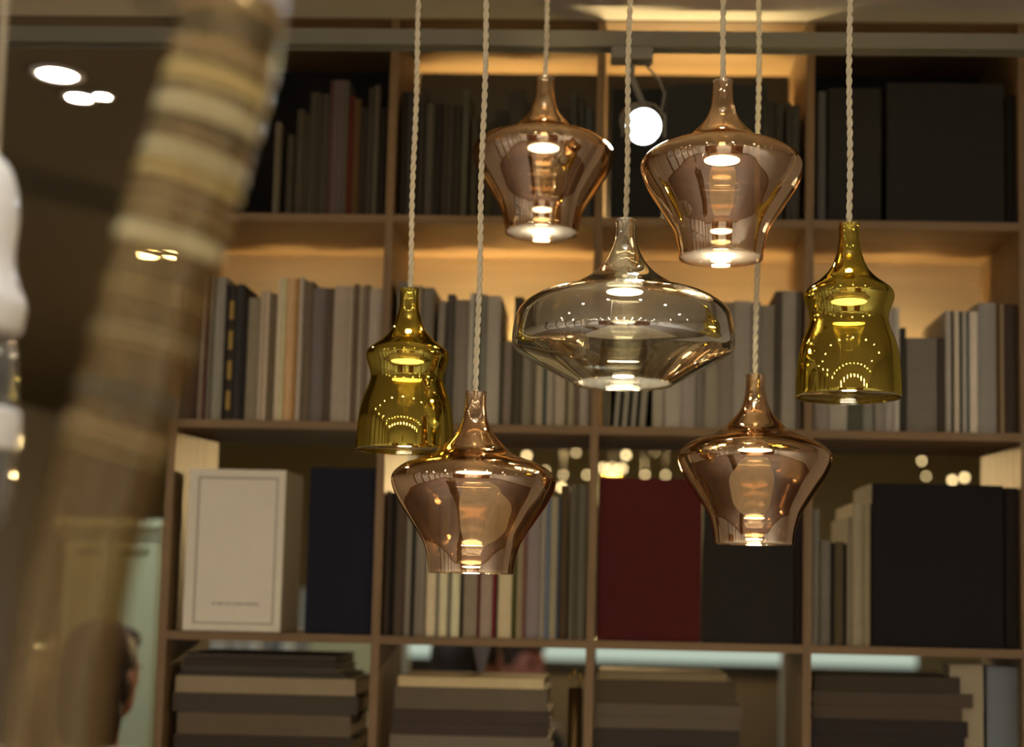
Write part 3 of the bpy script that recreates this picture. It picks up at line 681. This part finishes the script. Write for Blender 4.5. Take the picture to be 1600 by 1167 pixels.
for k in range(7):
    a = 2*PI*k/7+.2; x, y = .045*math.cos(a), .045*math.sin(a)
    bm = bmesh.new(); tube(bm, [(0, 0, -.04), (x*.6, y*.6, -.055), (x, y, -.03)], .0025, 6); ar = obj('arm', bm, M['brass'], t)
    bm = bmesh.new(); ball(bm, (x, y, -.008), (.004, .004, .009), 6); obj('candle_bulb', bm, M['bulb'], ar)

# things standing in the fourth row
p = at(747, 1100, .17); zb = ZS[4]+TH/2; ztop = at(747, 1011, .17).z
t = thing('trumpet_vase', 'slim white trumpet vase between the two seated people, fourth row', 'vase', (p.x, .22, zb+.0002))
H_ = ztop-zb
bm = bmesh.new(); lathe(bm, smooth_profile([(.03, 0), (.026, .008), (.008, .02), (.006, .08), (.006, H_-.07), (.008, H_-.045), (.014, H_-.02), (.0185, H_)], 4)+[(.0165, H_)]+[(.012, H_-.02), (.005, H_-.05), (0, H_-.052)], 24); lathe(bm, [(0, 0), (.03, 0)], 24); obj('body', bm, pbr('white_porcelain', srgb(214, 216, 226), .2), t)
def standing_box(name, pa, pb_, ytop, y, dep, col, label, cat):
    a, b = at(pa, 1050, y).x, at(pb_, 1050, y).x; zt = min(at(pa, ytop, y).z, ZS[3]-TH/2-.003)
    t = thing(name, label, cat, ((a+b)/2, y, zb+.0002)); W = (b-a)/2; h = zt-zb
    m = pbr(name, srgb(*col), .6, var=.06, scale=20)
    bm = bmesh.new(); box(bm, -W, W, 0, .002, 0, h); box(bm, -W, W, dep-.002, dep, 0, h); box(bm, -W, -W+.002, .002, dep-.002, 0, h); box(bm, W-.002, W, .002, dep-.002, 0, h); box(bm, -W+.002, W-.002, .002, dep-.002, 0, .002); obj('case', bm, m, t)
    bm = bmesh.new(); box(bm, -W+.004, W-.004, .004, dep-.004, .002, h-.03); obj('papers', bm, M['pages'], t)
    bm = bmesh.new(); lathe(bm, [(.006, -.001), (.009, -.001), (.009, .001), (.006, .001)], 16, close=True)
    bmesh.ops.transform(bm, matrix=Matrix.Translation((0, -.001, h*.3)) @ Matrix.Rotation(PI/2, 4, 'X'), verts=bm.verts); obj('finger_ring', bm, M['brass'], t)
standing_box('magazine_file', 1484, 1536, 1038, .03, .055, (170, 156, 124), 'beige magazine file standing at the back of the fourth row', 'magazine file')
standing_box('magazine_file', 1542, 1590, 1041, .03, .055, (116, 124, 128), 'blue-grey magazine file standing beside the end upright, fourth row', 'magazine file')

# small dried sprig in a brass cup, fourth row of the second bay
p = at(899, 1100, .1)
t = thing('sprig_cup', 'slim brass cup with a few dried buds beside the third upright, fourth row', 'vase', (p.x, .1, zb+.0002))
zc = at(904, 1075, .1).z-zb
bm = bmesh.new(); lathe(bm, [(0, 0), (.014, 0), (.014, zc), (.012, zc), (.012, .004), (0, .004)], 20); obj('cup', bm, pbr('dull_brass', srgb(120, 96, 60), .4, .8), t)
for dx, dz in ((-.012, .022), (-.002, .03), (.009, .024), (.013, .015)):
    bm = bmesh.new(); tube(bm, [(dx*.2, 0, .006), (dx*.5, 0, zc), (dx, 0, zc+dz)], .0012, 6); st = obj('stalk', bm, pbr('stalk', srgb(150, 126, 70), .7), t)
    bm = bmesh.new(); ball(bm, (dx, 0, zc+dz), (.004, .004, .006), 6); obj('bud', bm, pbr('bud', srgb(200, 170, 96), .7), st)

# ------------------------------------------------------------------ people
def capsule(bm, a, b, ra, rb, n=14):
    a, b = Vector(a), Vector(b); k = 6
    pts = [a.lerp(b, i/k) for i in range(k+1)]; tube(bm, pts, [ra+(rb-ra)*i/k for i in range(k+1)], n)
    ball(bm, a, ra, 7); ball(bm, b, rb, 7)
def remesh(o, v, sm=4):
    r = o.modifiers.new('remesh', 'REMESH'); r.mode = 'VOXEL'; r.voxel_size = v; r.use_smooth_shade = True
    s_ = o.modifiers.new('smooth', 'SMOOTH'); s_.iterations = sm; s_.factor = .5
skin = pbr('skin', srgb(198, 132, 112), .5, var=.06, scale=20)
def person(label, x, y, head_z, rz, hair_c, shirt_c, nod=0, long=False):
    s = head_z-.80
    t = thing('person', label, 'person', (x, y, 0), rz, 'people seated in the hall')
    N = Vector((0, -nod, -nod*.25))           # the head moves forward and down as the person bends over
    hd = Vector((0, -.03, s+.80))+N
    bm = bmesh.new()
    ball(bm, (0, .01, s+.10), (.17, .13, .11)); capsule(bm, (0, .01, s+.12), (0, 0, s+.36), .125, .13); ball(bm, (0, -.005, s+.43), (.17, .115, .15)); capsule(bm, (-.15, 0, s+.535), (.15, 0, s+.535), .055, .055)
    capsule(bm, (0, 0, s+.56), hd+Vector((0, .01, -.09)), .056, .05)
    ball(bm, hd, (.075, .095, .112)); ball(bm, hd+Vector((0, -.035, -.065)), (.05, .058, .055)); ball(bm, hd+Vector((0, -.098, -.015)), (.012, .017, .022)); ball(bm, hd+Vector((0, -.085, -.062)), (.026, .014, .012))
    for q in (-1, 1):
        ball(bm, hd+Vector((q*.077, .012, -.01)), (.011, .02, .03))
        sh, el, wr = Vector((q*.19, 0, s+.52)), Vector((q*.24, -.09, s+.26)), Vector((q*.13, -.31, s+.25))
        capsule(bm, sh, el, .05, .04); capsule(bm, el, wr, .04, .026)
        pm = wr+Vector((-q*.02, -.05, 0)); ball(bm, pm, (.038, .05, .016))
        for f, (dx, ln) in enumerate(((-.028, .055), (-.01, .068), (.009, .064), (.027, .048))):
            a = pm+Vector((dx, -.035, 0)); m_ = a+Vector((0, -ln*.6, .004)); capsule(bm, a, m_, .0095, .009, 8); capsule(bm, m_, m_+Vector((0, -ln*.45, -.016)), .009, .008, 8)
        a = pm+Vector((-q*.03, .005, 0)); capsule(bm, a, a+Vector((-q*.028, -.026, -.006)), .0115, .0095, 8)
        hip, kn, an = Vector((q*.09, -.02, s+.09)), Vector((q*.115, -.43, s+.075)), Vector((q*.115, -.40, .09))
        capsule(bm, hip, kn, .085, .058); capsule(bm, kn, an, .055, .036); capsule(bm, an+Vector((0, .02, -.045)), an+Vector((0, -.16, -.055)), .038, .03)
    b = obj('body', bm, skin, t); remesh(b, .0075)
    bm = bmesh.new()
    capsule(bm, (0, .01, s+.06), (0, 0, s+.36), .15, .145); ball(bm, (0, -.005, s+.43), (.185, .13, .155)); capsule(bm, (-.16, 0, s+.53), (.16, 0, s+.53), .066, .066)
    for q in (-1, 1):
        capsule(bm, (q*.19, 0, s+.52), (q*.24, -.09, s+.26), .06, .051); capsule(bm, (q*.24, -.09, s+.26), (q*.15, -.275, s+.25), .05, .037)
    o = obj('shirt', bm, pbr('shirt', srgb(*shirt_c), .8, var=.08, scale=30, bump=.1), t); remesh(o, .012)
    bm = bmesh.new(); ball(bm, (0, .01, s+.09), (.18, .14, .11))
    for q in (-1, 1):
        capsule(bm, (q*.09, -.02, s+.09), (q*.115, -.43, s+.075), .094, .068); capsule(bm, (q*.115, -.43, s+.075), (q*.115, -.40, .12), .066, .05)
    o = obj('trousers', bm, pbr('trousers', srgb(44, 46, 56), .85, var=.08, scale=30), t); remesh(o, .012)
    bm = bmesh.new()
    for q in (-1, 1):
        capsule(bm, (q*.115, -.38, .047), (q*.115, -.57, .038), .046, .037)
    o = obj('shoes', bm, M['black'], t); remesh(o, .009)
    bm = bmesh.new(); ball(bm, hd+Vector((0, .02, .028)), (.086, .094, .104), 14); ball(bm, hd+Vector((0, .055, -.03)), (.07, .058, .075), 10); ball(bm, hd+Vector((0, -.045, .078)), (.062, .05, .036), 10)
    for q in (-1, 1): ball(bm, hd+Vector((q*.062, .03, .0)), (.022, .045, .06), 8)
    if long: ball(bm, hd+Vector((0, .05, -.09)), (.085, .06, .12), 10); ball(bm, hd+Vector((0, .03, -.02)), (.09, .08, .1), 10)
    o = obj('hair', bm, pbr('hair', srgb(*hair_c), .55, var=.35, scale=60, bump=.4), t); remesh(o, .006, 2)
    for q in (-1, 1):
        bm = bmesh.new(); ball(bm, hd+Vector((q*.03, -.084, .012)), .0115, 8); obj('eye', bm, pbr('eye', srgb(60, 44, 36), .15), t)
    bm = bmesh.new(); ball(bm, hd+Vector((0, -.099, -.058)), (.022, .004, .005), 6); obj('mouth', bm, pbr('lips', srgb(150, 80, 74), .5), t)
    # stool
    st = thing('stool', 'low round stool under the '+label.split(',')[0].replace('seated person with', 'person with'), 'stool', (x, y, 0), rz, 'stools under the seated people')
    bm = bmesh.new(); lathe(bm, [(0, s-.06), (.17, s-.06), (.18, s-.045), (.17, s-.028), (0, s-.028)], 28); obj('seat', bm, M['trim'], st)
    for k in range(4):
        a = PI/4+k*PI/2; bm = bmesh.new(); tube(bm, [(.12*math.cos(a), .12*math.sin(a), s-.06), (.17*math.cos(a), .17*math.sin(a), 0)], .014, 10); obj('leg', bm, M['trim'], st)
p = at(697, 1046, 1.1); person('seated person with a full head of black hair, bending over, seen through the second bay', p.x, p.y, p.z+.02, PI*.75, (30, 22, 17), (70, 60, 50), .05)
p = at(797, 1044, 2.6); person('seated person with short brown hair and a flushed face, seen through the second bay', p.x, p.y, p.z+.02, .75, (52, 36, 24), (60, 62, 70), .04)
p = at(150, 1052, .75); person('seated person with dark auburn hair, back turned, beyond the end of the bookshelf', p.x, p.y, p.z+.0, PI*.9, (46, 28, 22), (40, 38, 40), 0, True)

# ------------------------------------------------------------------ foreground, far out of focus
# long curved tube of smoky amber glass with reflection streaks built as coloured rings
dF = .95; yF = dF-CAM_D
axis = [(372,-60),(352,90),(312,230),(268,370),(233,500),(204,620),(164,740),(132,860),(108,980),(92,1100),(78,1250)]
RAD = .034
AX = [at(px, py, yF) for px, py in axis]
def spline(pts, sub=6):
    out = []; Q = [pts[0]*2-pts[1]]+pts+[pts[-1]*2-pts[-2]]
    for i in range(1, len(Q)-2):
        p0, p1, p2, p3 = Q[i-1:i+3]
        for s_ in range(sub):
            u = s_/sub; out.append(.5*((2*p1)+(p2-p0)*u+(2*p0-5*p1+4*p2-p3)*u*u+(3*p1-p0-3*p2+p3)*u**3))
    return out+[pts[-1]]
base = AX[0].copy()
SPL = [p-base for p in spline(AX)]
t = thing('glass_tube', 'long curved smoky amber glass tube with reflection streaks as cream rings, blurred in front', 'glass tube', base)
amber = coated('smoky_amber_glass', srgb(214, 190, 140), srgb(206, 188, 150), .2, .6, .3)
bm = bmesh.new(); tube(bm, SPL, RAD, 48); obj('tube', bm, amber, t)
def reflection_streak(u0, u1, col, rough=.35, grow=.0015):
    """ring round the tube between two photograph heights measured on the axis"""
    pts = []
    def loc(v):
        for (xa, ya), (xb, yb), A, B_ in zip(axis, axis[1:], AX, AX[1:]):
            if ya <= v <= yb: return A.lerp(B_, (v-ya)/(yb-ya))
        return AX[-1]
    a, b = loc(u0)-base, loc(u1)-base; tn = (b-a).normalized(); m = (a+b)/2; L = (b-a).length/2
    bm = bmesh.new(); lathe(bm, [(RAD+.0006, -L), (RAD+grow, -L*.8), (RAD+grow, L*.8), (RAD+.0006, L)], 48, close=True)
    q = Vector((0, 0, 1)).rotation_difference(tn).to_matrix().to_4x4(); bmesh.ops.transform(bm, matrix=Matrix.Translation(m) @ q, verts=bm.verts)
    return obj('reflection_streak', bm, STREAKM[col], t)
STREAKM = {'white': pbr('white_reflection_streak', srgb(240, 238, 228), .2), 'cream': pbr('cream_reflection_streak', srgb(244, 226, 170), .3, var=.2, scale=20),
         'tan': pbr('tan_reflection_streak', srgb(190, 160, 106), .35, var=.25, scale=20), 'ochre': pbr('ochre_reflection_streak', srgb(226, 200, 124), .3, var=.2, scale=20), 'smoke': pbr('smoke_reflection_streak', srgb(94, 88, 66), .3, var=.2, scale=20)}  # ring colours hold the bright and dim reflection streaks
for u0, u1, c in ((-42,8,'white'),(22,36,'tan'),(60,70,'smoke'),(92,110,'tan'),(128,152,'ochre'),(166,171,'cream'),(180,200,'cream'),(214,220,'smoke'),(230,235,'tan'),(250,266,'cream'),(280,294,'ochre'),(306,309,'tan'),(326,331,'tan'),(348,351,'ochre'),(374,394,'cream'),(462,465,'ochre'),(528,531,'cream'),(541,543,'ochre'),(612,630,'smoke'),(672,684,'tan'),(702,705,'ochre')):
    reflection_streak(u0, u1, c)
bm = bmesh.new(); tube(bm, [(0, 0, .004), (0, 0, .03), (0, 0, CEILF-base.z-.0003)], .003, 8); obj('hanging_wire', bm, M['puck'], t)
bm = bmesh.new(); lathe(bm, [(0, -.002), (RAD*.98, -.002), (RAD*.9, .012), (.008, .02), (0, .02)], 32)
q = Vector((0, 0, 1)).rotation_difference((SPL[0]-SPL[2]).normalized()).to_matrix().to_4x4(); bmesh.ops.transform(bm, matrix=q, verts=bm.verts); obj('end_cap', bm, M['brass'], t)

# white and clear glass pendant at the edge of the frame
dW = 1.3; yW = dW-CAM_D; kx = dW/FPX
c = at(-25, 560, yW)
def wz(py): return at(-25, py, yW).z-c.z
t = thing('glass_pendant', 'white and clear stacked glass pendant cut by the edge of the frame', 'pendant lamp', c)
def part(name, pts, m): 
    bm = bmesh.new(); lathe(bm, smooth_profile([((rx+25)*kx, wz(y)) for y, rx in pts], 4), 40); obj(name, bm, m, t)
wg = pbr('white_opal_glass', srgb(244, 238, 224), .12); cg = coated('clear_grey_glass', (.9, .9, .88, 1), (.72, .71, .66, 1), .2, .8)
part('opal_shade', [(240,-22),(270,4),(330,16),(400,13),(440,20),(470,34),(500,33),(520,24),(525,-24)], wg)
part('clear_neck', [(525,22),(560,26),(600,29),(636,32)], cg)
part('opal_ring', [(636,-20),(638,31),(662,37),(695,36),(702,30),(703,-20)], wg)
part('clear_bowl', [(703,29),(740,31),(790,28),(830,14),(856,-24)], cg)
bm = bmesh.new(); tube(bm, [(0, 0, wz(245)), (0, 0, CEILF-c.z-.0003)], .003, 8); obj('cord', bm, M['cord'], t)
bm = bmesh.new(); tube(bm, [(0, 0, wz(526)), (0, 0, wz(637))], .006, 10); tube(bm, [(0, 0, wz(703)), (0, 0, wz(800))], .004, 10); obj('stem', bm, M['puck'], t)

# tumbler on a tall plinth, lower corner
dP = 1.4; yP = dP-CAM_D
p = at(58, 1178, yP); pz = p.z
t = thing('display_plinth', 'tall narrow display plinth under the glass tumbler', 'plinth', (p.x, yP, 0))
bm = bmesh.new(); box(bm, -.07, .07, -.07, .07, .02, pz-.02); obj('body', bm, M['trim'], t, bevel=.003)
bm = bmesh.new(); box(bm, -.08, .08, -.08, .08, pz-.02, pz); obj('top', bm, M['trim'], t, bevel=.003)
bm = bmesh.new(); box(bm, -.075, .075, -.075, .075, 0, .02); obj('foot', bm, M['trim'], t, bevel=.003)
t = thing('glass_tumbler', 'clear straight glass tumbler with a blank pale label, blurred in the lower corner', 'glass', (p.x, yP, pz+.0002))
hz = at(66, 990, yP).z-pz; rr = 21*dP/FPX
bm = bmesh.new(); lathe(bm, [(0, 0), (rr, 0), (rr, hz), (rr-.0015, hz), (rr-.0015, .006), (0, .006)], 40); obj('glass', bm, cg, t)
bm = bmesh.new(); lathe(bm, [(rr+.0003, hz*.62), (rr+.0003, hz*.9)], 40)
bmesh.ops.delete(bm, geom=[f for f in bm.faces if f.calc_center_median().y > -.004], context='FACES'); obj('label', bm, pbr('pale_label', srgb(160, 156, 140), .5), t)
